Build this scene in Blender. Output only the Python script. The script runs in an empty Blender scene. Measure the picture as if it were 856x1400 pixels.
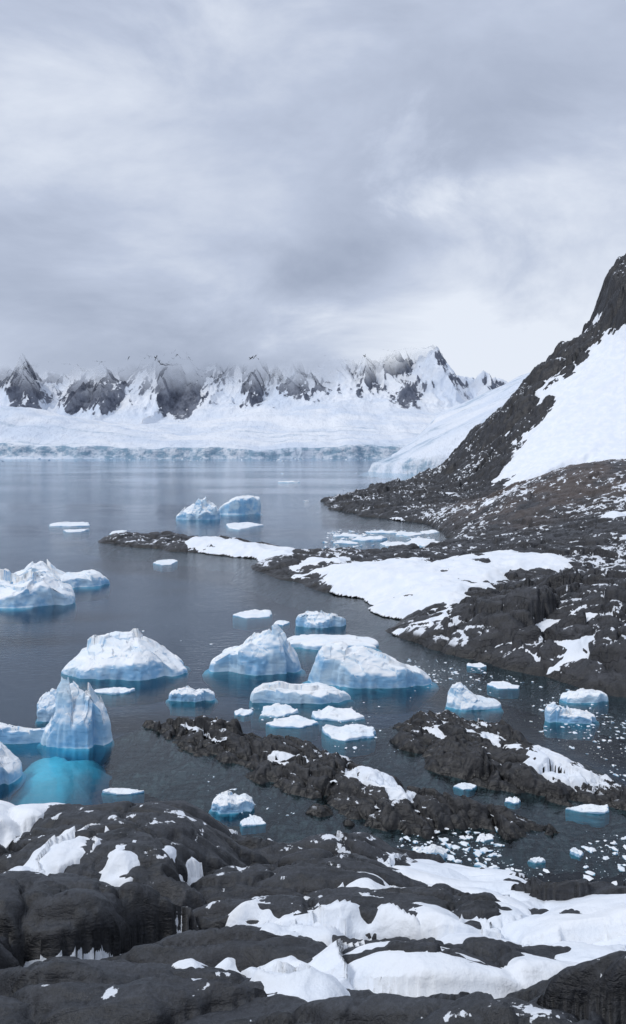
import bpy, math, numpy as np
from mathutils import Vector
F=1057.0; EYE=20.0; HZ=612.0
scene=bpy.context.scene
rng=np.random.default_rng(7)

# ---------------------------------------------------------------- noise
def _h(ix,iy,iz,seed):
    n=(ix.astype(np.int64)*374761393+iy.astype(np.int64)*668265263+iz*1440662683+seed*362437)&0xffffffff
    n=((n^(n>>13))*1274126177)&0xffffffff
    n=((n^(n>>15))*1103515245)&0xffffffff
    n^=n>>16
    return n/4294967296.0
def vn(x,y,seed=0):
    ix=np.floor(x);iy=np.floor(y);fx=x-ix;fy=y-iy
    fx=fx*fx*fx*(fx*(fx*6-15)+10);fy=fy*fy*fy*(fy*(fy*6-15)+10)
    ix=ix.astype(np.int64);iy=iy.astype(np.int64)
    a=_h(ix,iy,0,seed);b=_h(ix+1,iy,0,seed);c=_h(ix,iy+1,0,seed);d=_h(ix+1,iy+1,0,seed)
    return (a*(1-fx)+b*fx)*(1-fy)+(c*(1-fx)+d*fx)*fy
def fbm(x,y,o=4,seed=0,g=0.5):
    s=0;a=1;t=0
    for i in range(o):
        c,sn=math.cos(i*1.1),math.sin(i*1.1)
        s=s+a*vn((x*c-y*sn)*2**i+i*13.7,(x*sn+y*c)*2**i-i*7.3,seed+i*17);t+=a;a*=g
    return s/t
def ridged(x,y,o=4,seed=0,g=0.5):
    s=0;a=1;t=0
    for i in range(o):
        c,sn=math.cos(i*0.4),math.sin(i*0.4)
        n=1-np.abs(2*vn((x*c-y*sn)*2**i+i*3.7,(x*sn+y*c)*2**i+i*9.1,seed+i*31)-1)
        s=s+a*n*n;t+=a;a*=g
    return s/t
def vn3(x,y,z,seed=0):
    iz=np.floor(z);fz=z-iz;fz=fz*fz*(3-2*fz)
    izi=iz.astype(np.int64)
    ix=np.floor(x);iy=np.floor(y);fx=x-ix;fy=y-iy
    fx=fx*fx*(3-2*fx);fy=fy*fy*(3-2*fy)
    ix=ix.astype(np.int64);iy=iy.astype(np.int64)
    def L(k):
        a=_h(ix,iy,k,seed);b=_h(ix+1,iy,k,seed);c=_h(ix,iy+1,k,seed);d=_h(ix+1,iy+1,k,seed)
        return (a*(1-fx)+b*fx)*(1-fy)+(c*(1-fx)+d*fx)*fy
    return L(izi)*(1-fz)+L(izi+1)*fz
def vor(x,y,seed=0):
    ix=np.floor(x).astype(np.int64);iy=np.floor(y).astype(np.int64)
    f1=np.full(x.shape,9.0);f2=np.full(x.shape,9.0);cid=np.zeros(x.shape);dx1=np.zeros(x.shape);dy1=np.zeros(x.shape)
    for i in(-1,0,1):
        for j in(-1,0,1):
            jx=_h(ix+i,iy+j,0,seed);jy=_h(ix+i,iy+j,1,seed)
            ddx=x-(ix+i+jx);ddy=y-(iy+j+jy)
            d=np.sqrt(ddx*ddx+ddy*ddy)
            m=d<f1
            f2=np.where(m,f1,np.minimum(f2,d))
            cid=np.where(m,_h(ix+i,iy+j,2,seed),cid)
            dx1=np.where(m,ddx,dx1);dy1=np.where(m,ddy,dy1)
            f1=np.where(m,d,f1)
    return f1,f2,cid,dx1,dy1
def ss(a,b,x):
    t=np.clip((x-a)/(b-a),0,1);return t*t*(3-2*t)
def saw(w,sharp=0.12):
    """cuesta profile: slow rise then a sharp drop"""
    f=w-np.floor(w)
    return np.where(f<1-sharp,f/(1-sharp),(1-f)/sharp)
def poly_sd(X,Y,P):
    """signed distance to polygon, positive inside"""
    P=np.asarray(P,float);best=np.full(X.shape,1e18);ins=np.zeros(X.shape,bool)
    n=len(P)
    for i in range(n):
        ax,ay=P[i];bx,by=P[(i+1)%n]
        ex,ey=bx-ax,by-ay
        L=ex*ex+ey*ey+1e-12
        t=np.clip(((X-ax)*ex+(Y-ay)*ey)/L,0,1)
        d=(X-ax-t*ex)**2+(Y-ay-t*ey)**2
        best=np.minimum(best,d)
        c=((ay>Y)!=(by>Y))&(X<(bx-ax)*(Y-ay)/(by-ay+1e-12)+ax)
        ins^=c
    d=np.sqrt(best)
    return np.where(ins,d,-d)

# map coordinates of a point on the sea surface, surveyed from the view point
def W(px,py):
    Y=F*EYE/(py-HZ);return ((px-428)*Y/F,Y)
def WL(l):return [W(*p) for p in l]
def hit(px,py,base,y0,y1,n=1500):
    Ys=np.linspace(y0,y1,n);Xs=(px-428)/F*Ys
    z=EYE-(py-HZ)/F*Ys
    b=base(Xs,Ys)
    k=np.argmax(b>=z)
    if not (b>=z).any(): k=n-1
    return (Xs[k],Ys[k])

# ---------------------------------------------------------------- mesh helpers
def mk_mesh(name,V,Q,mat,parent=None,smooth=True,loc=None,attr=None):
    used=np.unique(Q);rm=np.full(len(V),-1,np.int64);rm[used]=np.arange(len(used))
    V=V[used];Q2=rm[Q];k=Q.shape[1]
    me=bpy.data.meshes.new(name)
    me.vertices.add(len(V));me.vertices.foreach_set("co",V.astype(np.float32).ravel())
    me.loops.add(Q2.size);me.loops.foreach_set("vertex_index",Q2.astype(np.int32).ravel())
    me.polygons.add(len(Q2));me.polygons.foreach_set("loop_start",(np.arange(len(Q2))*k).astype(np.int32))
    me.update(calc_edges=True)
    me.polygons.foreach_set("use_smooth",np.full(len(Q2),smooth))
    if attr is not None:
        for an,av in attr.items():
            a=me.attributes.new(an,'FLOAT','POINT');a.data.foreach_set("value",av[used].astype(np.float32))
    me.materials.append(mat);me.validate()
    ob=bpy.data.objects.new(name,me);scene.collection.objects.link(ob)
    if parent:ob.parent=parent
    if loc is not None:ob.location=loc
    return ob
def grid_q(nr,nc):
    i=np.arange(nr-1)[:,None]*nc+np.arange(nc-1)[None,:]
    i=i.ravel();return np.stack([i,i+1,i+nc+1,i+nc],1)
def fan(y0,y1,off,a0,a1,nr,nc):
    Y=(y0+off)*((y1+off)/(y0+off))**np.linspace(0,1,nr)-off
    a=np.linspace(a0,a1,nc)
    YY=np.repeat(Y[:,None],nc,1);XX=a[None,:]*(YY+off)
    return XX,YY
def terrain(name,XX,YY,rock,snow,mat,smat,zmin,snowname="snow_cover",attr=None):
    nr,nc=XX.shape;Q=grid_q(nr,nc)
    V=np.stack([XX.ravel(),YY.ravel(),rock.ravel()],1)
    m=(V[:,2][Q].max(1)>zmin)
    at=None if attr is None else {k:v.ravel() for k,v in attr.items()}
    ob=mk_mesh(name,V,Q[m],mat,attr=at)
    S=np.stack([XX.ravel(),YY.ravel(),snow.ravel()],1)
    dd=(snow-rock).ravel()
    ms=(dd[Q].max(1)>-0.02)&(S[:,2][Q].min(1)>0.05)
    if ms.any(): mk_mesh(snowname,S,Q[ms],smat,parent=ob)
    return ob

# ---------------------------------------------------------------- materials
class NT:
    def __init__(s,name):
        s.m=bpy.data.materials.new(name);s.m.use_nodes=True;s.t=s.m.node_tree;s.t.nodes.clear()
        s.out=s.t.nodes.new('ShaderNodeOutputMaterial')
    def n(s,typ,ins=None,**kw):
        nd=s.t.nodes.new(typ)
        for k,v in kw.items():setattr(nd,k,v)
        if ins:
            for k,v in ins.items():
                if isinstance(v,bpy.types.NodeSocket):s.t.links.new(v,nd.inputs[k])
                else:nd.inputs[k].default_value=v
        return nd
    def math(s,op,a,b=0.0,c=0.0,clamp=False):
        nd=s.n('ShaderNodeMath',{0:a,1:b,2:c},operation=op);nd.use_clamp=clamp;return nd.outputs[0]
    def noise(s,vec,scale,detail=4,rough=0.5,dist=0.0):
        return s.n('ShaderNodeTexNoise',{'Vector':vec,'Scale':scale,'Detail':detail,'Roughness':rough,'Distortion':dist}).outputs[0]
    def mr(s,v,a,b,c=0.0,d=1.0,smooth=True):
        nd=s.n('ShaderNodeMapRange',{'Value':v,'From Min':a,'From Max':b,'To Min':c,'To Max':d})
        if smooth:nd.interpolation_type='SMOOTHSTEP'
        return nd.outputs[0]
    def mix(s,f,a,b,bt='MIX'):
        nd=s.t.nodes.new('ShaderNodeMix');nd.data_type='RGBA';nd.blend_type=bt
        for k,v in((0,f),(6,a),(7,b)):
            if isinstance(v,bpy.types.NodeSocket):s.t.links.new(v,nd.inputs[k])
            else:nd.inputs[k].default_value=v if k==0 else (*v[:3],1)
        return nd.outputs[2]
    def bump(s,h,strength,dist,normal=None):
        i={'Height':h,'Strength':strength,'Distance':dist}
        if normal is not None:i['Normal']=normal
        return s.n('ShaderNodeBump',i).outputs[0]
    def bsdf(s,col,rough,normal=None,spec=0.5,**kw):
        i={'Base Color':col,'Roughness':rough,'Specular IOR Level':spec}
        i.update(kw)
        if normal is not None:i['Normal']=normal
        p=s.n('ShaderNodeBsdfPrincipled',i);return p.outputs[0]
    def geo(s):
        g=s.t.nodes.new('ShaderNodeNewGeometry');sp=s.n('ShaderNodeSeparateXYZ',{0:g.outputs['Position']});sn=s.n('ShaderNodeSeparateXYZ',{0:g.outputs['Normal']})
        return g.outputs['Position'],sp.outputs,sn.outputs
    def surf(s,o):s.t.links.new(o,s.out.inputs[0])

def rock_mat(name,c1,c2,c3,sc,snowamt,wetz=0.7,bumpd=0.05,ang=0.35,grain=1.0,brown=False,ck=0.4):
    N=NT(name);P,p,n=N.geo()
    mp=N.n('ShaderNodeMapping',{'Vector':P,'Rotation':(0.2,0,ang),'Scale':(0.3,1.0,1.2)}).outputs[0]
    big=N.noise(P,0.3*sc,4,0.6);med=N.noise(mp,1.8*sc,7,0.66,0.4);fine=N.noise(P,16*sc,4,0.7)
    crack=N.mr(N.math('ABSOLUTE',N.math('SUBTRACT',N.noise(mp,1.0*sc,3,0.5,0.3),0.5)),0.0,0.008)
    col=N.mix(N.mr(med,0.32,0.68),c1,c2)
    col=N.mix(N.mr(big,0.45,0.7),col,c3)
    if brown:
        bm=N.math('MULTIPLY',N.math('MULTIPLY',N.mr(p[1],135.0,165.0),N.mr(p[1],240.0,205.0)),N.mr(p[0],25.0,45.0))
        bm=N.math('MULTIPLY',bm,N.mr(N.noise(P,0.12,4,0.6),0.35,0.6))
        col=N.mix(bm,col,(0.088,0.071,0.064))
    g0=1-0.25*grain;g1=1+0.45*grain
    col=N.mix(N.mr(fine,0.35,0.72),N.mix(1.0,col,(g0,g0,g0),'MULTIPLY'),N.mix(1.0,col,(g1,g1,g1*1.02),'MULTIPLY'))
    col=N.mix(N.math('MULTIPLY',N.math('SUBTRACT',1.0,crack),ck),col,(0.008,0.008,0.01))
    # shade painted by slope: steep faces darkened in the colour, upward ledges stay pale
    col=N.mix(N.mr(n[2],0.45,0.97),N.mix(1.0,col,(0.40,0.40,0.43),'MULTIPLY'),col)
    wet=N.mr(p[2],wetz*0.3,wetz)
    col=N.mix(wet,N.mix(1.0,col,(0.38,0.35,0.3),'MULTIPLY'),col)
    h=N.math('ADD',N.math('MULTIPLY',med,1.0),N.math('ADD',N.math('MULTIPLY',fine,0.24*grain),N.math('MULTIPLY',crack,0.5*ck)))
    b=N.bump(h,1.0,bumpd)
    if snowamt>0:
        s1=N.noise(P,1.6*sc,5,0.62);s2=N.noise(P,0.16*sc,3,0.5)
        k=N.math('ADD',s1,N.math('MULTIPLY',N.math('SUBTRACT',s2,0.5),0.6))
        k=N.math('ADD',k,N.math('MULTIPLY',N.math('SUBTRACT',n[2],0.8),0.3))
        k=N.mr(k,0.68-snowamt,0.70-snowamt)
        k=N.math('MULTIPLY',k,N.mr(p[2],wetz*0.5,wetz*1.0))
        col=N.mix(k,col,(0.78,0.82,0.88))
    r=N.mr(med,0.3,0.7,0.36,0.62)
    r=N.mix(wet,(0.3,)*3,N.n('ShaderNodeCombineColor',{0:r,1:r,2:r}).outputs[0])
    N.surf(N.bsdf(col,r,b,0.48));return N.m
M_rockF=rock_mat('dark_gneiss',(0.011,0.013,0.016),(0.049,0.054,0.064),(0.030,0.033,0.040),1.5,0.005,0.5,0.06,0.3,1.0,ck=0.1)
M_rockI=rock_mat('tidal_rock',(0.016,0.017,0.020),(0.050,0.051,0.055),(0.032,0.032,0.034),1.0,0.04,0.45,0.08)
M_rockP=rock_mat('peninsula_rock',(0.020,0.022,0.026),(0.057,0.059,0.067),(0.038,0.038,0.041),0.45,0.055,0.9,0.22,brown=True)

N=NT('snow');P,p,n=N.geo()
a=N.noise(P,0.5,4,0.55);b_=N.noise(P,6.0,4,0.6)
col=N.mix(N.mr(a,0.35,0.7),(0.80,0.85,0.92),(0.885,0.91,0.945))
bp=N.bump(N.math('ADD',a,N.math('MULTIPLY',b_,0.16)),0.8,0.3)
N.surf(N.bsdf(col,0.7,bp,0.2));M_snow=N.m

# glacier ice of the bergs
def ice_mat(name,wt,glow=1.0):
    N=NT(name);P,p,n=N.geo()
    mp=N.n('ShaderNodeMapping',{'Vector':P,'Rotation':(0.25,0.5,0.4),'Scale':(0.35,0.5,1.6)}).outputs[0]
    a=N.noise(P,0.35,4,0.6);s=N.noise(mp,1.1,5,0.6,0.8);f=N.noise(P,7,4,0.65)
    steep=N.math('ADD',n[2],N.math('MULTIPLY',N.math('SUBTRACT',s,0.5),0.5))
    k=N.mr(steep,0.12,0.74)
    blue=N.mix(N.mr(a,0.4,0.62),(0.26,0.51,0.77),(0.56,0.75,0.90))
    white=N.mix(N.mr(s,0.32,0.6),(0.80,0.88,0.95),(0.92,0.945,0.97))
    col=N.mix(k,blue,white)
    if wt:
        wl=N.mr(N.math('ADD',p[2],N.math('MULTIPLY',a,0.35)),0.10,0.28)
        col=N.mix(wl,(0.36,0.65,0.83),col)
    if glow>1:  # underwater tint darkens with depth: light absorption by water painted into the ice
        deep=N.mix(N.mr(p[2],-2.0,-0.05,0,1,False),(0.01,0.17,0.32),(0.22,0.86,0.98))
    else:
        deep=N.mix(N.mr(p[2],-2.2,-0.05,0,1,False),(0.01,0.10,0.19),(0.18,0.62,0.80))
    col=N.mix(N.mr(p[2],-0.03,0.02),deep,col)
    bp=N.bump(N.math('ADD',s,N.math('MULTIPLY',f,0.2)),0.4,0.25)
    N.surf(N.bsdf(col,0.42,bp,0.35));return N.m
M_ice=ice_mat('glacier_ice',True);M_brash=ice_mat('brash_ice_white',False);M_ledge=ice_mat('drowned_blue_ice',True,2.0)

# far range
N=NT('far_glaciated_range');P,p,n=N.geo()
at=N.n('ShaderNodeAttribute',attribute_name='rock').outputs['Fac']
mp=N.n('ShaderNodeMapping',{'Vector':P,'Scale':(1,0.5,0.6),'Rotation':(0,0.35,0)}).outputs[0]
s=N.noise(mp,0.03,6,0.72);s2=N.noise(P,0.006,3,0.6)
k=N.math('ADD',at,N.math('MULTIPLY',N.math('SUBTRACT',s,0.5),1.5))
k=N.mr(k,0.38,0.56)
rc=N.mix(N.mr(s,0.38,0.62),(0.075,0.085,0.115),(0.20,0.22,0.27))  # rock tones lightened and blued: distance haze put into the colour
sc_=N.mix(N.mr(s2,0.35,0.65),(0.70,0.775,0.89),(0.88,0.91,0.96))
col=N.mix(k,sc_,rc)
cl=N.n('ShaderNodeAttribute',attribute_name='cliff').outputs['Fac']
cn=N.noise(N.n('ShaderNodeMapping',{'Vector':P,'Scale':(0.5,0.5,1.0)}).outputs[0],0.12,5,0.7)
col=N.mix(N.math('MULTIPLY',cl,N.mr(cn,0.40,0.6,0.15,1.0)),col,(0.28,0.41,0.53))
bp=N.bump(s,0.9,14.0)
d=N.bsdf(col,0.85,bp,0.1)
cz=N.math('ADD',p[2],N.math('MULTIPLY',N.math('SUBTRACT',N.noise(P,0.0045,5,0.6),0.5),180.0))
cz=N.math('SUBTRACT',cz,N.mr(p[0],150.0,450.0,0.0,110.0))
cz=N.math('ADD',cz,N.mr(p[0],250.0,-250.0,0.0,22.0))
fade=N.mr(cz,195.0,325.0)
tr=N.n('ShaderNodeBsdfTransparent').outputs[0]
N.surf(N.n('ShaderNodeMixShader',{0:fade,1:d,2:tr}).outputs[0]);M_far=N.m

# water
N=NT('sea_water');P,p,n=N.geo()
mp=N.n('ShaderNodeMapping',{'Vector':P,'Rotation':(0,0,0.3),'Scale':(0.6,1.2,1)}).outputs[0]
w1=N.noise(mp,1.6,3,0.6,0.5);w2=N.noise(P,0.12,3,0.5);w3=N.noise(mp,6.0,2,0.6)
patch=N.mr(N.noise(N.n('ShaderNodeMapping',{'Vector':P,'Scale':(0.35,1,1)}).outputs[0],0.012,4,0.55),0.4,0.62,0.25,1.0)
h=N.math('ADD',N.math('MULTIPLY',N.math('ADD',w1,N.math('MULTIPLY',w3,0.35)),patch),N.math('MULTIPLY',w2,1.2))
bp=N.bump(h,0.6,0.13)
fr=N.n('ShaderNodeFresnel',{'IOR':1.37,'Normal':bp}).outputs[0]
gl=N.n('ShaderNodeBsdfGlossy',{'Color':(0.92,0.96,1,1),'Roughness':0.06,'Normal':bp}).outputs[0]
tr=N.n('ShaderNodeBsdfTransparent',{'Color':(0.62,0.83,0.91,1)}).outputs[0]
N.surf(N.n('ShaderNodeMixShader',{0:fr,1:tr,2:gl}).outputs[0]);M_water=N.m
N=NT('seabed_scatter_tint');P,p,n=N.geo()
a=N.noise(P,0.05,3,0.5)
N.surf(N.bsdf(N.mix(a,(0.048,0.060,0.094),(0.074,0.086,0.126)),0.9,None,0.0));M_bed=N.m  # bed colour raised to brighten the water, imitating light scattered back

def plane(name,z,mat,x0=-6000,x1=6000,y0=-400,y1=9000):
    V=np.array([(x0,y0,z),(x1,y0,z),(x1,y1,z),(x0,y1,z)],float)
    return mk_mesh(name,V,np.array([[0,1,2,3]]),mat,smooth=False)
plane('water',0,M_water);plane('seabed',-5,M_bed)

# ---------------------------------------------------------------- rock relief
def _hh(c):return np.modf(np.abs(np.sin(c*91.7)*437.5))[0]*2-1
def blocks(X,Y,size,ang,st,seed,warp=0.3,sharp=0.28):
    c,s_=math.cos(ang),math.sin(ang)
    u=(X*c+Y*s_)/(size*st);v=(-X*s_+Y*c)/size
    wx=fbm(u*1.3,v*1.3,5,seed+5)-0.5;wy=fbm(u*1.3+40,v*1.3,5,seed+9)-0.5
    f1,f2,cid,dx,dy=vor(u+warp*2*wx,v+warp*2*wy,seed)
    e=np.clip((f2-f1)/sharp,0,1)
    dome=0.75*(1-(1-e)**3)+0.25*np.clip((f2-f1)/.8,0,1) - 0.35*np.exp(-(f2-f1)/0.03)
    tilt=(_hh(cid)*dx+_hh(cid+.31)*dy)
    return dome,cid,tilt

# ---------------------------------------------------------------- foreground hillside
cx_px=[-400,0,60,170,250,330,400,500,560,650,700,760,856,1250]
cy_px=[1090,1108,1112,1112,1122,1164,1172,1178,1202,1222,1228,1252,1270,1300]
cX=[(x-428)/F*20 for x in cx_px];cZ=[20-20*(y-HZ)/F for y in cy_px]
def baseF(X,Y):
    X=np.asarray(X,float);Y=np.asarray(Y,float)
    zc=np.interp(X*20/np.maximum(Y,14),cX,cZ)
    z=np.interp(Y,[-20,0,6,8,12],[21,18.3,15.2,14.0,12.35])+0*X
    t=np.clip((Y-12)/8,0,1)
    z=np.where(Y>12,12.35*(1-t)+zc*t,z)
    t2=np.clip((Y-20)/12.0,0,1.6)
    z=np.where(Y>20,zc-(zc)*(t2**1.15),z)
    return z
XX,YY=fan(-3,38,8,-0.75,0.75,820,1050)
b0=baseF(XX,YY)
d1,c1,t1=blocks(XX,YY,2.3,-0.22,2.6,11,0.4,0.65)
d2,c2,t2=blocks(XX,YY,0.95,-0.30,2.6,23,0.3,0.38)
d3,c3,t3=blocks(XX,YY,0.40,-0.35,1.8,37,0.3,0.32)
rub=ss(-1.0,3.0,XX-0.15*YY+ (fbm(XX*.3,YY*.3,3,3)-.5)*5)   # rubblier to the right
low=-0.35+0.72*d1+(0.46-0.12*rub)*(c1-0.5)+0.6*t1+0.25*(fbm(XX*.45,YY*.45,3,41)-0.5)
g=hit(240,1135,baseF,5,30)
low+=0.35*np.exp(-(((XX-g[0])/2.3)**2+((YY-g[1])/2.2)**2))
rock=b0+low
# bedded gneiss: ledges stepping along the dip of each block
wv=(0.30*XX+YY)*1.0+0.9*(fbm(XX*.35,YY*.35,5,45)-.5)+c1*3.1
led=saw(wv/0.85,0.12);led2=saw(wv/0.29+2.2*c2+.6*(fbm(XX*.8,YY*.8,3,46)-.5),0.16)
sel=ss(0.38,0.58,fbm(XX*.35+7,YY*.35,3,49))
rock+=(0.16*led+0.035*led2)*(0.3+0.7*sel)
rock+= (0.15+0.12*rub)*d2+(0.14+0.24*rub)*(c2-0.5)+0.28*t2*(0.4+rub)
d3a=(0.012+0.10*rub+0.025*(1-sel))
rock+= d3a*d3+ d3a*1.4*(c3-.5)+d3a*1.6*t3
rock+=0.04*(ridged(XX*2.5+YY,YY*5,3,47)-.5)
def HP(l):return [hit(x,y,baseF,4,31) for x,y in l]
polysF=[
 [(-200,1100),(0,1098),(60,1100),(125,1104),(90,1118),(40,1130),(-60,1134),(-200,1140)],
 [(300,1134),(345,1142),(392,1152),(385,1168),(340,1174),(318,1157)],
 [(540,1210),(600,1203),(690,1213),(745,1240),(760,1275),(740,1300),(640,1286),(590,1268),(555,1245)],
 [(735,1250),(800,1256),(900,1276),(1100,1290),(1100,1400),(900,1372),(800,1362),(740,1340),(725,1290)],
 [(465,1225),(520,1225),(580,1270),(640,1300),(700,1312),(700,1330),(620,1325),(560,1295),(490,1258)],
 [(240,1352),(282,1345),(280,1362),(290,1385),(266,1388)],
 [(330,1362),(345,1356),(400,1390),(415,1398),(350,1396)],
 [(490,1348),(560,1336),(630,1345),(690,1375),(700,1398),(600,1398),(520,1380)],
 [(660,1348),(760,1345),(860,1350),(960,1380),(900,1399),(820,1396),(700,1375)],
 [(60,1188),(125,1155),(140,1160),(80,1196)],
 [(370,1257),(480,1267),(485,1281),(380,1274)],
 [(185,1185),(230,1186),(227,1196),(185,1195)],
 [(110,1120),(165,1123),(150,1132),(105,1130)],[(360,1290),(470,1286),(470,1295),(370,1298)],
]
sd=np.full(XX.shape,-9.0)
for q in polysF: sd=np.maximum(sd,poly_sd(XX,YY,HP(q)))
sd=sd+(fbm(XX*0.9,YY*0.9,4,63,.5)-.5)*1.1+0.03
# drifted snow lies on a softened copy of the rock relief
soft=0.0+0.30*np.clip(d1,0,1)+0.35*t1+0.25*(fbm(XX*.45,YY*.45,3,41)-0.5)
pock=(fbm(XX*.8,YY*.8,4,71)-0.5)
bias=np.where(sd>0,0.04+(0.22+0.22*rub)*(1-np.exp(-sd/0.4)),0.04+sd*0.5)
bias=np.maximum(bias,-0.45)
bias=bias+np.where(sd<0,np.clip(pock*1.8+0.08,-0.4,0.42)*(0.55+0.45*rub),0.0)
snow=b0+soft+bias+0.05*(fbm(XX*1.0,YY*1.0,3,77)-.5)
# inside the drifts the cover drapes over the larger slabs, feathering in from the edge
drape=np.minimum(b0+low+0.06+0.20*rub,b0+soft+0.62)
fe=ss(0.0,0.9,sd)
snow=snow+np.maximum(drape-snow,0)*fe
terrain('rocky_hillside',XX,YY,rock,snow,M_rockF,M_snow,-1.5)

# ---------------------------------------------------------------- low skerries
def skerry(name,pl,hmax,y0,y1,a0,a1,nr,nc,seed,snowpl=()):
    P=WL(pl);XX,YY=fan(y0,y1,5,a0,a1,nr,nc)
    sd=poly_sd(XX,YY,P)+ (fbm(XX*.5,YY*.5,5,seed)-.5)*2.6
    base=np.where(sd>0,hmax*(1-np.exp(-sd/2.4)),sd*0.45)
    d1,c1,t1=blocks(XX,YY,1.6,-0.75,2.3,seed+1,.3,.5);d2,c2,t2=blocks(XX,YY,0.7,-0.75,2.2,seed+2);d3,c3,t3=blocks(XX,YY,0.33,-0.6,1.5,seed+3)
    k=np.clip(0.35+sd*0.4,0.15,1)
    rk=base-0.3+k*(0.38*d1+0.5*(c1-.5)+0.6*t1+0.16*d2+0.26*(c2-.5)+.40*t2+0.05*d3+0.09*(c3-.5)+.12*t3)+0.4*(ridged(XX*.35,YY*.35,4,seed+4)-.4)*k
    sp=np.full(XX.shape,-9.0)
    for q in snowpl: sp=np.maximum(sp,poly_sd(XX,YY,[hit(x,y,lambda a,b:np.full_like(b,hmax*0.75),y0,y1) for x,y in q]))
    sp=sp+(fbm(XX*.8,YY*.8,4,seed+7)-.5)*1.2+0.1
    sn=base+np.where(sp>0,0.2+np.minimum(sp*.4,.4),0.2+sp*1.0)+ 0.2*(fbm(XX*.4,YY*.4,3,seed+6)-.5)
    sn=np.maximum(sn,np.where(base>0.6,base-0.14+ (fbm(XX*.9,YY*.9,4,seed+8)-.5)*0.75,-9))
    sn=np.minimum(sn,rk+0.35)
    return terrain(name,XX,YY,rk,sn,M_rockI,M_snow,-1.8)
skerry('rock_islet',[(200,992),(250,985),(330,1000),(430,1022),(490,1050),(560,1080),(640,1095),(700,1115),(760,1132),(850,1146),(740,1142),(600,1141),(520,1141),(440,1118),(370,1078),(290,1037),(222,1012)],
   1.15,38,62,-0.30,0.42,460,640,101,[[(490,1046),(520,1052),(560,1080),(552,1092),(520,1075),(492,1056)]])
skerry('rock_islet',[(527,990),(590,980),(650,985),(700,1005),(760,1032),(820,1065),(900,1090),(1000,1110),(980,1135),(880,1115),(780,1102),(700,1087),(640,1067),(570,1042),(537,1012)],
   1.05,40,66,0.02,0.60,440,520,131,[[(690,1022),(740,1018),(790,1040),(825,1064),(760,1062),(715,1045)]])
skerry('shore_rock',[(765,1250),(800,1228),(900,1222),(1100,1230),(1100,1310),(800,1290)],0.8,28,38,0.22,0.62,200,260,151)

# ---------------------------------------------------------------- peninsula + right mountain
penW=WL([(122,739),(150,745),(200,751),(280,757),(350,764),(345,778),(380,795),(440,808),(490,818),(500,835),(548,848),(522,862),(570,885),(640,905),(720,925),(800,945),(870,955),(1000,980),(1400,1000)])
penW+=[(500,60),(560,470)]
penW+=WL([(1000,655),(620,657),(560,668),(480,680),(440,685),(450,695),(490,705),(545,712),(590,718),(603,727),(603,748),(560,756),(500,760),(440,757),(400,752),(330,742),(250,736),(180,734),(140,736)])
mX=[10,30,46,57,66,74,83,95,105,109,112,115,120,150,250,500]
mZ=[0,3,6,15,25,34,45,55,64,70,78,86,91,98,106,108]
def g2(X,Y,cx,cy,sx,sy,a):return a*np.exp(-((X-cx)/sx)**2-((Y-cy)/sy)**2)
def basePd(X,Y,sd):
    inl=np.clip(sd,0,None)
    lf=1-np.exp(-inl/9.0)
    z=1.3*(1-np.exp(-inl/3.0))
    z=z+lf*(g2(X,Y,66,186,32,30,12.0)+g2(X,Y,27,78,13,11,4.0)+g2(X,Y,45,70,16,14,5)+g2(X,Y,19,112,28,22,2.0)+g2(X,Y,60,120,30,35,4.5)+g2(X,Y,110,150,45,60,12))
    mf=np.where(Y<300,ss(203,300,Y)*0.6+0.4*np.clip((Y-208)/92,0,1),1-np.clip((Y-305)/150,0,1)**0.8)
    z=z+(1-np.exp(-inl/5.0))*np.interp(X,mX,mZ)*mf
    return np.where(sd>0,z,sd*0.5)
def basePen(X,Y):
    X=np.asarray(X,float);Y=np.asarray(Y,float);return basePd(X,Y,poly_sd(X,Y,penW))
XX,YY=fan(52,470,15,-0.36,0.68,900,800)
sd=poly_sd(XX,YY,penW)
sdn=sd+(fbm(XX*.12,YY*.12,6,201)-.5)*np.clip(YY/22,3,10)
b0=basePd(XX,YY,sdn)
d1,c1,t1=blocks(XX,YY,4.5,-0.7,1.8,211);d2,c2,t2=blocks(XX,YY,1.8,-0.7,1.6,223);d3,c3,t3=blocks(XX,YY,0.8,-0.5,1.5,227);d0,c0,t0=blocks(XX,YY,14,-0.9,1.8,219,0.4,.5)
k=np.clip(0.25+sdn*0.15,0.1,1)
mt=ss(200,260,YY)
rough=(0.9*d1+1.1*(c1-.5)+1.4*t1)+(0.5*d2+0.7*(c2-.5)+.8*t2)+(0.15*d3+0.2*(c3-.5)+.25*t3)+1.4*(ridged(XX*.09,YY*.09,4,231)-.4)
nearr=np.clip(g2(XX,YY,27,76,16,14,1.0)+g2(XX,YY,48,68,25,22,1.0),0,1)
hump=g2(XX,YY,66,186,30,26,1.0)
xr=np.interp(b0,mZ,mX)
off=XX-xr-(5+6*np.clip((40-b0)/40,-0.8,1))+ (fbm(XX*.05,YY*.05,5,261)-.5)*20
off=off-14*ss(0.57,0.66,fbm(XX*.03+5,YY*.06,5,271))*ss(52,35,b0)-16*ss(62,70,b0+5*(fbm(XX*.1,YY*.1,3,273)-.5))
face=ss(-2,8,off)*ss(202,216,YY)
rk=b0-0.5+k*rough*(0.5+0.4*nearr+0.5*mt-0.15*hump)*(1-0.6*face)
rk+=(1-0.9*face)*mt*np.clip(b0/25,0,1)*(2.6*(d0-.7)+3.2*(c0-.5)+4*t0+4.0*(ridged(XX*.045,YY*.045,5,241)-.5))
def HPP(l):return [hit(x,y,basePen,52,300,2500) for x,y in l]
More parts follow.
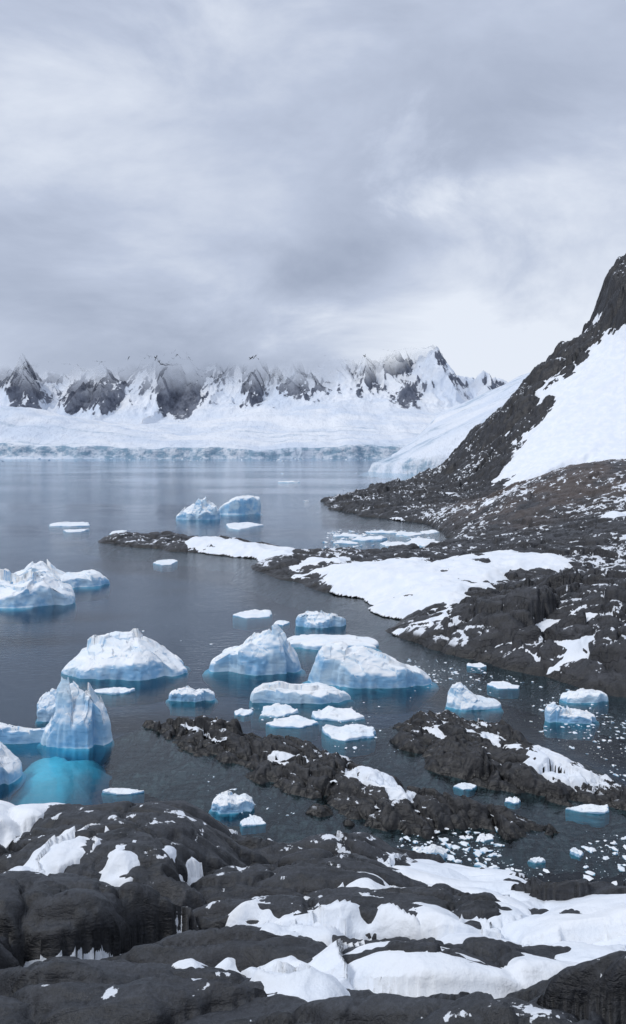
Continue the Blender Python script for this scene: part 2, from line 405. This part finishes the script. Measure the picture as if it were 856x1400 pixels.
polysP=[[(225,741),(300,739),(370,748),(440,762),(480,772),(420,769),(380,762),(300,751),(240,746)],
 [(430,776),(520,768),(560,767),(600,768),(700,752),(800,760),(840,778),(740,787),(690,806),(650,838),(600,858),(560,846),(530,814),(480,799),(430,787)],
 [(752,880),(800,872),(806,892),(775,898)],[(770,846),(870,836),(900,850),(790,853)],[(815,704),(870,702),(870,714),(820,716)],[(640,858),(700,848),(720,856),(660,866)],
 [(650,682),(680,678),(682,690),(655,692)],[(525,700),(550,697),(570,706),(540,710)]]
sp=np.full(XX.shape,-99.0)
for q in polysP: sp=np.maximum(sp,poly_sd(XX,YY,HPP(q)))
sp=sp+(fbm(XX*.14,YY*.14,5,253)-.5)*6
nz=fbm(XX*.22,YY*.22,5,251)-.5
bias=np.where(sp>0,0.0+np.minimum(sp*.3,1.1),0.0+np.maximum(sp*.16,-0.9))+nz*np.where(sp>0,1.3,1.7)-0.4*hump
bm=np.clip(off*0.32,-3,2.2)+nz*1.2
bm=np.where(b0>80,-8,bm)
mfm=ss(202,216,YY)
bias=bias*(1-mfm)+bm*mfm
sn=b0+bias-0.05
terrain('rocky_peninsula',XX,YY,rk,sn,M_rockP,M_snow,-2.0)

# ---------------------------------------------------------------- snow tongue beyond the headland
x=np.linspace(20,420,260);y=np.linspace(560,1150,240);YY,XX=np.meshgrid(y,x,indexing='ij')
P=[(45,640),(55,618),(75,585),(95,565),(200,540),(600,540),(600,1300),(170,1250),(70,760)]
sd=poly_sd(XX,YY,P)+(fbm(XX*.03,YY*.03,4,301)-.5)*22
z=np.where(sd>0,6*np.clip(sd/3,0,1)+0.47*np.clip(XX-52,0,400)*np.clip(sd/40,0,1)**0.5*(0.9+0.2*fbm(XX*.01,YY*.01,3,5))+6*(fbm(XX*.03,YY*.03,5,307)-.5),sd*0.5)
V=np.stack([XX.ravel(),YY.ravel(),z.ravel()],1);Q=grid_q(*XX.shape)
cl=((z<12)&(z>-1)).astype(float)*ss(0.3,0.6,fbm(XX*.05,YY*.05,3,311))+0.5*ss(.58,.7,fbm(XX*.02,YY*.05,4,313))
mk_mesh('snow_slope',V,Q[V[:,2][Q].max(1)>-3],M_far,attr={'rock':np.zeros(z.size),'cliff':np.clip(cl,0,1).ravel()})

# ---------------------------------------------------------------- far range
x=np.linspace(-1900,1700,1150);y=np.concatenate([np.linspace(1340,1480,60),np.linspace(1485,2200,80),np.linspace(2206,2830,240)])
YY,XX=np.meshgrid(y,x,indexing='ij')
shore=1410+ (fbm(XX*.006,XX*0+3,5,401)-.5)*80+(fbm(XX*.03,YY*.0,4,403)-.5)*22
dd=YY-shore
pl=np.interp(YY,[1400,1500,1900,2300,3400],[0,14,44,88,150])+ (fbm(XX*.0022,YY*.003,4,405)-.5)*40*ss(1450,1800,YY)
cliffh=16+8*(fbm(XX*.012,YY*.0,4,407)-.5)*2
z=np.where(dd>0,cliffh*np.clip(dd/6,0,1)**0.7+pl+5*(fbm(XX*.05,YY*.05,4,409)-.5),dd*.4)
z+=np.exp(-((XX+700)/260)**2-((YY-1750)/250)**2)*62
z+=np.exp(-((XX-60)/330)**2-((YY-2150)/250)**2)*38
sil=[(-300,500),(0,498),(30,490),(60,492),(100,500),(150,495),(200,480),(260,472),(340,474),(400,480),(450,488),(500,482),(560,478),(592,474),(604,486),(615,510),(640,516),(660,513),(690,522),(720,540),(800,560),(1000,570)]
Rx=[(a-428)/F*2800 for a,b in sil];Rz=[20+(HZ-b)/F*2800 for a,b in sil]
R=np.interp(XX,Rx,Rz)+ (fbm(XX*.012,YY*.003,3,411)-.5)*26
t=np.clip((YY-2260)/540,0,1)
wx=XX+ (fbm(XX*.006,YY*.006,3,413)-.5)*160+0.25*(YY-2500)*np.sin(XX*.006)
spur=ridged(wx*.0058,YY*.0016,4,417,0.5)
tt=np.clip(t*(0.45+1.05*spur)+0.02,0,1)**(1.15)
tt=np.where(t>0.9,np.maximum(tt,(t-.9)/.1),tt)
m=z+(R-z)*tt*(t>0)
pyr=[(246,466,1.7,2560),(345,472,1.8,2600),(36,484,1.4,2500),(150,502,1.15,2480),(110,522,1.05,2420),(190,480,1.4,2640),(300,474,1.6,2700),(400,484,1.35,2620),(497,478,1.7,2600),(535,476,1.3,2680),(590,470,1.1,2650),(556,524,1.4,2420),(592,566,1.8,2330),(425,505,1.5,2560),(665,510,1.3,2600),(375,498,1.7,2540),(-100,490,1.4,2550)]
wob=(fbm(XX*.012,YY*.012,6,421,0.55)-.5)
for px,py,sl,Yp in pyr:
    xp=(px-428)/F*Yp;zp=20+(HZ-py)/F*Yp
    lean=(XX-xp)+ (Yp-YY)*0.2*math.sin(px)+wob*110
    q=zp-np.where(lean>0,sl*1.15,sl*0.85)*np.abs(lean)-np.where(YY<Yp,(Yp-YY)*0.8,(YY-Yp)*0.3)+wob*60
    m=np.maximum(m,q)
m+=(ridged(XX*.02,YY*.014,5,431,.55)-.45)*24*ss(2250,2400,YY)
gy,gx=np.gradient(m);gx=gx/np.gradient(XX,axis=1);gy=gy/np.gradient(YY,axis=0)
# rock bands observed on the range: centres and radii at about 2.55 km
reg=[(243,520,34,60,2.2),(345,515,25,42,1.6),(300,505,18,30,1.25),(410,524,40,34,1.3),(30,527,30,38,1.5),(120,540,50,28,1.6),(180,507,30,30,1.4),(500,508,24,36,1.5),(545,494,40,18,1.3),(558,546,23,28,1.5),(592,490,22,14,1.0),(668,524,22,11,1.0),(375,556,12,14,.9),(225,550,18,14,.8),(95,555,22,12,1.0),(592,570,10,7,1.0),(-60,520,50,30,1.0),(630,520,20,10,.7),(455,520,16,20,1.0)]
S=2550/F;E=np.zeros(m.shape)
for px,py,rx,ry,a_ in reg:
    E=np.maximum(E,a_*np.exp(-((XX/YY*F-(px-428))/(rx*1.15))**2-((m-(20+(HZ-py)*S))/(ry*1.15*S))**2))
sg=np.clip(-gx*0.30,-.30,.30)
rn=fbm(XX*.012+m*.006,m*.012+YY*.004,5,461,.55)-.5
rat=np.clip(0.66*E+sg+rn*1.0+0.10*ss(0.8,2.0,np.hypot(gx,gy))-0.16,0,1)*ss(2230,2300,YY)
cl=((dd>-6)&(dd<14)).astype(float)+0.45*ss(0.58,0.7,fbm(XX*.004,YY*.03,4,451))*(YY<1900)
V=np.stack([XX.ravel(),YY.ravel(),m.ravel()],1);Q=grid_q(*XX.shape)
# everything that stands wholly inside the cloud deck is left out
cut=345+120*np.clip((V[:,0]-150)/300,0,1)
keep=(V[:,2][Q].max(1)>-6)&((V[:,2]-cut)[Q].min(1)<0)
mk_mesh('mountain_range',V,Q[keep],M_far,attr={'rock':rat.ravel(),'cliff':np.clip(cl,0,1).ravel()})

# ---------------------------------------------------------------- icebergs
def berg_mesh(x0,x1,yb,yt,env,D=0.6,v0=0.1,cl=0.35,seed=0,floe=False,big=True,rough=1.0):
    Y0=F*EYE/(yb-HZ);w=(x1-x0)*Y0/F
    rs=np.random.default_rng(seed)
    if floe:
        hgt=min(0.05*w+0.10,0.8)*rs.uniform(.7,1.5)
        Yf=(EYE-hgt)*F/(yt-HZ);dep=min(max(Yf-Y0,0.35*w),2.0*w)
    else: dep=D*w
    cy=Y0+dep/2;w=(x1-x0)*cy/F;cx=((x0+x1)/2-428)*cy/F
    if not floe:
        Yr=cy+v0*dep/2;hgt=max(EYE-(yt-HZ)*Yr/F,0.25)
    nr,na=(120,300) if big else (34,110)
    tt=np.linspace(0,1,nr);r=1-(1-tt)**1.5;th=np.linspace(0,2*math.pi,na,endpoint=False)
    R,T=np.meshgrid(r,th,indexing='ij')
    cs,sn=np.cos(T),np.sin(T)
    # angular broken outline: convex polygon of random fracture planes, chipped
    ow=np.full(T.shape,1.25);nq=6 if floe else 8
    a0=rs.uniform(0,6)
    for q in range(nq):
        a=a0+q/nq*2*math.pi+rs.uniform(-.4,.4);dd_=rs.uniform(.58,.98)
        ow=np.minimum(ow,dd_/np.maximum(np.cos(T-a),0.05))
    ow=ow*(0.98+0.14*(vn3(cs*3,sn*3+9,0*cs,seed+1)-.5)+0.08*(vn3(cs*9,sn*9+9,0*cs,seed+1)-.5))
    if not floe: ow=np.where(np.abs(cs)>0.85,np.maximum(ow,0.88),ow)
    ow=np.minimum(ow,1.06)
    U=R*cs*ow;Vv=R*sn*ow
    U=(U-U.min())/(U.max()-U.min())*2-1
    ex=np.linspace(0,1,len(env));ey=np.array(env,float)
    uu=(U+0.05*(vn(U*2+seed,Vv*2,seed+3)-.5))*0.5+0.5
    E=np.interp(uu,ex,ey)
    if floe:
        Z=hgt*E*(0.8+0.25*Vv+0.25*rs.uniform(-1,1)*U)
    else:
        Z=hgt*E*(1-0.12*np.abs(Vv-v0))
        for q in range(5):     # front fracture faces
            tk=rs.uniform(-.9,.9);uc=rs.uniform(-.6,.6)
            Z=np.minimum(Z,hgt*(cl*rs.uniform(.8,1.3)+(1-cl)*rs.uniform(1.0,1.5)*(Vv+1)/(v0+1)*E**.5+tk*(U-uc)*0.5+0.22*abs(tk)))
        for q in range(3):     # back faces
            tk=rs.uniform(-.4,.4)
            Z=np.minimum(Z,hgt*(1-rs.uniform(.5,1.0)*(Vv-v0)/(1-v0)+tk*U*.4+.12))
    edge=(1-R**40)**0.5
    # smaller planar chips with sharp creases
    for fr,am in((2.0,0.19),(4.6,0.06)):
        wu=0.18*(vn(U*3*fr,Vv*3*fr,seed+30)-.5)
        f1,f2,cid,dx,dy=vor(U*fr+seed*.37+wu,Vv*fr*0.8+0.6*U+wu,seed+int(fr*10))
        Z=Z*(1+rough*am*((cid-.5)*0.8+2.0*_hh(cid)*dx+2.0*_hh(cid+.3)*dy))
    Z=np.maximum(Z,0.12*hgt)*edge
    X=U*w/2;Y=Vv*dep/2
    # drowned foot: juts out on some sides only
    jut=0.01+(0.04 if floe else 0.13)*ss(.45,.75,vn3(cs[-1]*1.3+4,sn[-1]*1.3,0*cs[-1],seed+5))
    sk=[(0.25,-0.05),(0.7,-0.2),(1.0,-0.5),(0.6,-1.0),(-1.5,-2.2)]
    Xs=[X];Ys=[Y];Zs=[Z]
    dz=min(1.0,0.14*w)
    for f_,z_ in sk:
        Xs.append((X[-1]*(1+jut*f_))[None]);Ys.append((Y[-1]*(1+jut*f_))[None]);Zs.append(np.full((1,na),z_*dz))
    X=np.vstack(Xs);Y=np.vstack(Ys);Z=np.vstack(Zs)
    s_=3.5/max(hgt*2,w*0.5)
    for am,fr in((0.028,1),(0.012,2.6),(0.006,7)):
        q=am*min(w,hgt*2.5)*rough
        kx=q*(vn3(X*s_*fr+seed,Y*s_*fr,Z*s_*fr,seed+21)-.5)*2
        ky=q*(vn3(X*s_*fr+seed,Y*s_*fr+31,Z*s_*fr,seed+22)-.5)*2
        kz=q*.6*(vn3(X*s_*fr+seed,Y*s_*fr+71,Z*s_*fr,seed+23)-.5)*2
        top=np.clip(Z/(0.15*hgt),0,1)
        X=X+kx;Y=Y+ky;Z=Z+kz*top
    n_r=X.shape[0]
    V=np.stack([X.ravel(),Y.ravel(),Z.ravel()],1)
    i=np.arange(n_r-1)[:,None]*na;j=np.arange(na)[None,:];j2=(j+1)%na
    Q=np.stack([(i+j).ravel(),(i+na+j).ravel(),(i+na+j2).ravel(),(i+j2).ravel()],1)
    return V,Q,(cx,cy,0)
cnt=[500]
def berg(name,*a,**k):
    cnt[0]+=13;k.setdefault('seed',cnt[0]);par=k.pop('parent',None)
    V,Q,c=berg_mesh(*a,**k)
    if par is not None: c=(c[0]-par.location[0],c[1]-par.location[1],0)
    return mk_mesh(name,V,Q,M_brash if k.get('floe') else M_ice,loc=c,parent=par)
I='iceberg'
berg(I,15,147,806,765,[.35,.5,.95,1,.6,.42,.45,.5,.4,.15],D=.55,cl=.3)
berg(I,-45,104,833,780,[.6,.8,.85,.7,.75,1,.85,.5,.3],D=.6,v0=.3,cl=.3)
berg(I,88,254,933,866,[.1,.5,.72,.8,.95,1,.97,.7,.42,.25,.05],D=.62,v0=.2,cl=.22,rough=.9)
berg(I,286,410,925,856,[.2,.33,.42,.5,.62,.8,1,.95,.5,.2],D=.55,v0=.1,cl=.15,rough=.8)
berg(I,422,588,944,879,[.2,1,.97,.9,.82,.72,.6,.5,.38,.15],D=.45,v0=.25,cl=.2,rough=.7)
berg(I,388,518,890,867,[.8,1,.9,.85,.8,.9,.8,.6],D=.5,v0=.3,cl=.6,rough=.5)
berg(I,342,480,966,932,[.5,.9,1,.85,.8,.75,.6,.3],D=.42,v0=.2,cl=.4,rough=.8)
berg(I,608,686,971,933,[.1,.8,1,.6,.35,.28,.2,.1],D=.5,cl=.2,rough=.7)
berg(I,744,815,991,961,[.6,1,.8,.5,.55,.4,.3],D=.5,cl=.3)
berg(I,766,832,962,942,[.3,.8,1,.8,.5],D=.5,cl=.4)
berg(I,404,473,859,836,[.6,1,.9,.7,.75,.5],D=.5,cl=.35)
berg(I,231,294,961,940,[.5,.8,1,.7,.9,.5],D=.5,cl=.4)
berg(I,241,302,711,684,[.1,.4,.75,.85,1,.75,.4],D=.5,cl=.25)
berg(I,298,357,704,677,[.3,.55,.7,.95,1,1,1,.9],D=.5,cl=.7,rough=.4)
berg(I,289,348,1114,1086,[.6,.9,1,.7,.8,.4],D=.6,cl=.4)
berg(I,565,612,1179,1157,[.4,.8,1,.8,.5],D=.6,cl=.4)
# pinnacle berg with drowned ledge
P0=berg(I,58,150,1028,936,[.2,.42,.8,1,.93,.82,.74,.62,.3],D=.8,v0=.15,cl=.15,rough=1.0,seed=611)
berg('ice_shoulder',50,108,988,950,[.5,.9,1,.9,.7,.5],D=.6,cl=.4,parent=P0)
berg('ice_arm',-60,126,1018,986,[.9,1,.9,.75,.6,.65,.7,.6],D=.14,v0=0,cl=.45,parent=P0,rough=.9)
berg('ice_rim',-60,26,1085,1000,[.95,.9,.75,.5,.2],D=1.2,v0=.3,cl=.1,parent=P0,rough=.7)
def ledge():
    c=np.array(W(80,1046));na=80;nr=24
    R,T=np.meshgrid(np.linspace(0,1,nr),np.linspace(0,2*math.pi,na,endpoint=False),indexing='ij')
    ow=1+0.5*(vn3(np.cos(T)*2,np.sin(T)*2,0*T,9)-.5)+0.2*(vn3(np.cos(T)*5,np.sin(T)*5,0*T,19)-.5)
    X=R*np.cos(T)*3.7*ow;Y=R*np.sin(T)*4.6*ow
    Z=-0.10-0.70*ss(-1.5,3.2,X)-R**3*1.7+0.4*(fbm(X*.8,Y*.8,4,4)-.5)
    Z=np.minimum(Z,-0.07)
    V=np.stack([X.ravel(),Y.ravel(),Z.ravel()],1)
    i=np.arange(nr-1)[:,None]*na;j=np.arange(na)[None,:];j2=(j+1)%na
    Q=np.stack([(i+j).ravel(),(i+na+j).ravel(),(i+na+j2).ravel(),(i+j2).ravel()],1)
    mk_mesh('drowned_ledge',V,Q,M_ledge,parent=P0,loc=(c[0]-P0.location[0],c[1]-P0.location[1],0))
ledge()
fl=[(319,372,846,832),(374,396,856,846),(127,184,951,936),(356,408,984,960),(364,436,996,978),(426,498,987,961),(440,514,1014,986),(667,710,944,929),
 (328,364,1132,1114),(140,197,1088,1074),(308,360,724,711),(67,126,721,712),(84,119,728,722),(150,173,731,723),(210,241,774,762),(528,592,1192,1174),
 (694,722,1208,1194),(774,834,1113,1097),(654,674,1151,1139),(722,746,1181,1170),(780,797,1172,1157),(620,652,1081,1069),
 (638,664,914,904),(320,346,980,967),(690,712,1100,1088),
 (455,500,735,728),(480,530,740,732),(520,560,748,738),(555,603,748,735),(500,545,730,724),(540,580,733,726),(455,490,744,738),(530,560,757,750),(565,600,757,750),(575,600,730,724),(610,640,700,694),(380,410,660,657)]
for a,b,c,d in fl:
    berg('ice_floe',a,b,c,d,list(np.random.default_rng(a*7+c).uniform(.4,1,7)),floe=True,big=False,rough=1.5)

# brash ice: one mesh of chipped lumps
t=(1+5**.5)/2
iv=np.array([(-1,t,0),(1,t,0),(-1,-t,0),(1,-t,0),(0,-1,t),(0,1,t),(0,-1,-t),(0,1,-t),(t,0,-1),(t,0,1),(-t,0,-1),(-t,0,1)])/1.9
it=np.array([(0,11,5),(0,5,1),(0,1,7),(0,7,10),(0,10,11),(1,5,9),(5,11,4),(11,10,2),(10,7,6),(7,1,8),(3,9,4),(3,4,2),(3,2,6),(3,6,8),(3,8,9),(4,9,5),(2,4,11),(6,2,10),(8,6,7),(9,8,1)])
VV=[];TT=[];o=0
def scatter(pl,n,smin,smax,pw=2.5):
    global o
    P=np.array(WL(pl));lo=P.min(0);hi=P.max(0)
    cand=rng.uniform(lo,hi,(n*8,2));cl_=fbm(cand[:,0]*.25,cand[:,1]*.25,3,77)
    ok=(poly_sd(cand[:,0],cand[:,1],P)>0)&(cl_>0.42+rng.uniform(-.14,.14,len(cand)))
    for c in cand[ok][:n]:
        s=smin+(smax-smin)*rng.random()**pw
        v=iv*rng.uniform(.5,1.35,(12,1))*np.array([s,s*rng.uniform(.45,.8),s*rng.uniform(.2,.4)])
        a=rng.uniform(0,6.28);ca,sa=math.cos(a),math.sin(a)
        v=np.stack([v[:,0]*ca-v[:,1]*sa+c[0],v[:,0]*sa+v[:,1]*ca+c[1],v[:,2]+s*0.04],1)
        VV.append(v);TT.append(it+o);o+=12
scatter([(560,1100),(700,1120),(900,1150),(900,1230),(760,1230),(640,1200),(540,1170)],700,.025,.32,5)
scatter([(600,900),(700,925),(880,965),(880,1085),(800,1040),(700,980),(600,950),(560,960),(540,900)],800,.025,.24,5)
scatter([(300,950),(520,960),(540,1010),(560,1060),(480,1030),(330,985)],160,.02,.2,4)
scatter([(250,1040),(440,1120),(420,1140),(300,1110)],60,.02,.18,4)
scatter([(450,724),(600,726),(600,755),(440,750)],320,.12,.8,2)
scatter([(100,860),(380,820),(520,860),(300,900),(60,930)],25,.04,.25,3)
scatter([(250,640),(560,640),(540,700),(300,700)],22,.3,1.3,2)
scatter([(0,625.5),(520,625.5),(500,631),(0,631)],160,.8,4,2)
mk_mesh('brash_ice',np.vstack(VV),np.vstack(TT),M_brash,smooth=False)

# ---------------------------------------------------------------- sky
w=bpy.data.worlds.new("World");scene.world=w;w.use_nodes=True;t=w.node_tree;t.nodes.clear()
class WN(NT):
    def __init__(s,tree):s.t=tree
N=WN(t)
SUN_EL=math.radians(48);SUN_AZ=math.radians(250)   # compass bearing from +Y, clockwise
sky=N.n('ShaderNodeTexSky',sky_type='NISHITA',sun_disc=False,sun_elevation=SUN_EL,sun_rotation=SUN_AZ)
tc=N.n('ShaderNodeTexCoord').outputs['Generated']
d=N.n('ShaderNodeVectorMath',{0:tc},operation='NORMALIZE').outputs[0]
sp=N.n('ShaderNodeSeparateXYZ',{0:d}).outputs
zz=N.math('ADD',N.math('MAXIMUM',sp[2],0.0),0.16)
pv=N.n('ShaderNodeCombineXYZ',{0:N.math('DIVIDE',sp[0],zz),1:N.math('DIVIDE',sp[1],zz),2:0.0}).outputs[0]
n1=N.noise(pv,0.75,7,0.56,0.5)
n2=N.noise(N.n('ShaderNodeMapping',{'Vector':d,'Scale':(2.2,2.2,4.6),'Location':(3.1,0,0)}).outputs[0],1.6,8,0.57,0.4)
def spot(px,py,rdeg):
    v=Vector(((px-428)/F,1,(HZ-py)/F)).normalized()
    dt=N.n('ShaderNodeVectorMath',{0:d,1:tuple(v)},operation='DOT_PRODUCT').outputs['Value']
    dt=N.math('ADD',dt,N.math('MULTIPLY',N.math('SUBTRACT',n2,0.5),0.05))
    return N.mr(dt,math.cos(math.radians(rdeg)),1.0)
val=N.math('ADD',N.math('MULTIPLY',N.math('SUBTRACT',n1,0.5),0.8),N.math('MULTIPLY',N.math('SUBTRACT',n2,0.5),1.4))
val=N.math('ADD',val,0.46)
for px,py,r,a in((280,200,16,.34),(60,60,14,.15),(760,470,18,.65),(600,450,12,.22),(280,390,20,-.30),(680,300,15,-.20),(560,210,6,.18)):
    val=N.math('ADD',val,N.math('MULTIPLY',spot(px,py,r),a))
val=N.math('ADD',val,N.mr(sp[2],0.13,0.0,0.0,0.28))
val=N.math('ADD',val,N.mr(sp[2],0.5,0.9,0.0,0.4))
ramp=N.n('ShaderNodeValToRGB',{0:val})
e=ramp.color_ramp.elements
e[0].position=0.0;e[0].color=(0.355,0.41,0.535,1);e[1].position=1.0;e[1].color=(0.81,0.865,0.965,1)
e2=ramp.color_ramp.elements.new(0.5);e2.color=(0.53,0.595,0.74,1)
cc=N.n('ShaderNodeVectorMath',{0:ramp.outputs[0],'Scale':10.0},operation='SCALE').outputs[0]
col=N.mix(0.95,sky.outputs[0],cc)
bg=N.n('ShaderNodeBackground',{'Color':col,'Strength':0.1})
out=t.nodes.new('ShaderNodeOutputWorld');t.links.new(bg.outputs[0],out.inputs[0])
sl=bpy.data.lights.new('sun','SUN');sl.energy=1.3;sl.angle=math.radians(14);sl.color=(1,0.98,0.95)
so=bpy.data.objects.new('sun',sl);scene.collection.objects.link(so)
dv=Vector((math.sin(SUN_AZ)*math.cos(SUN_EL),math.cos(SUN_AZ)*math.cos(SUN_EL),math.sin(SUN_EL)))
so.rotation_euler=dv.to_track_quat('Z','Y').to_euler();so.location=(0,-20,80)

cam=bpy.data.cameras.new('camera');co=bpy.data.objects.new('camera',cam);scene.collection.objects.link(co)
co.location=(0,0,EYE);co.rotation_euler=(math.radians(90),0,0)
cam.sensor_fit='VERTICAL';cam.sensor_height=36;cam.lens=F*36/1400;cam.shift_y=-(700-HZ)/1400
cam.clip_start=0.1;cam.clip_end=20000
scene.camera=co
scene.view_settings.view_transform='Standard';scene.view_settings.look='None';scene.view_settings.exposure=0
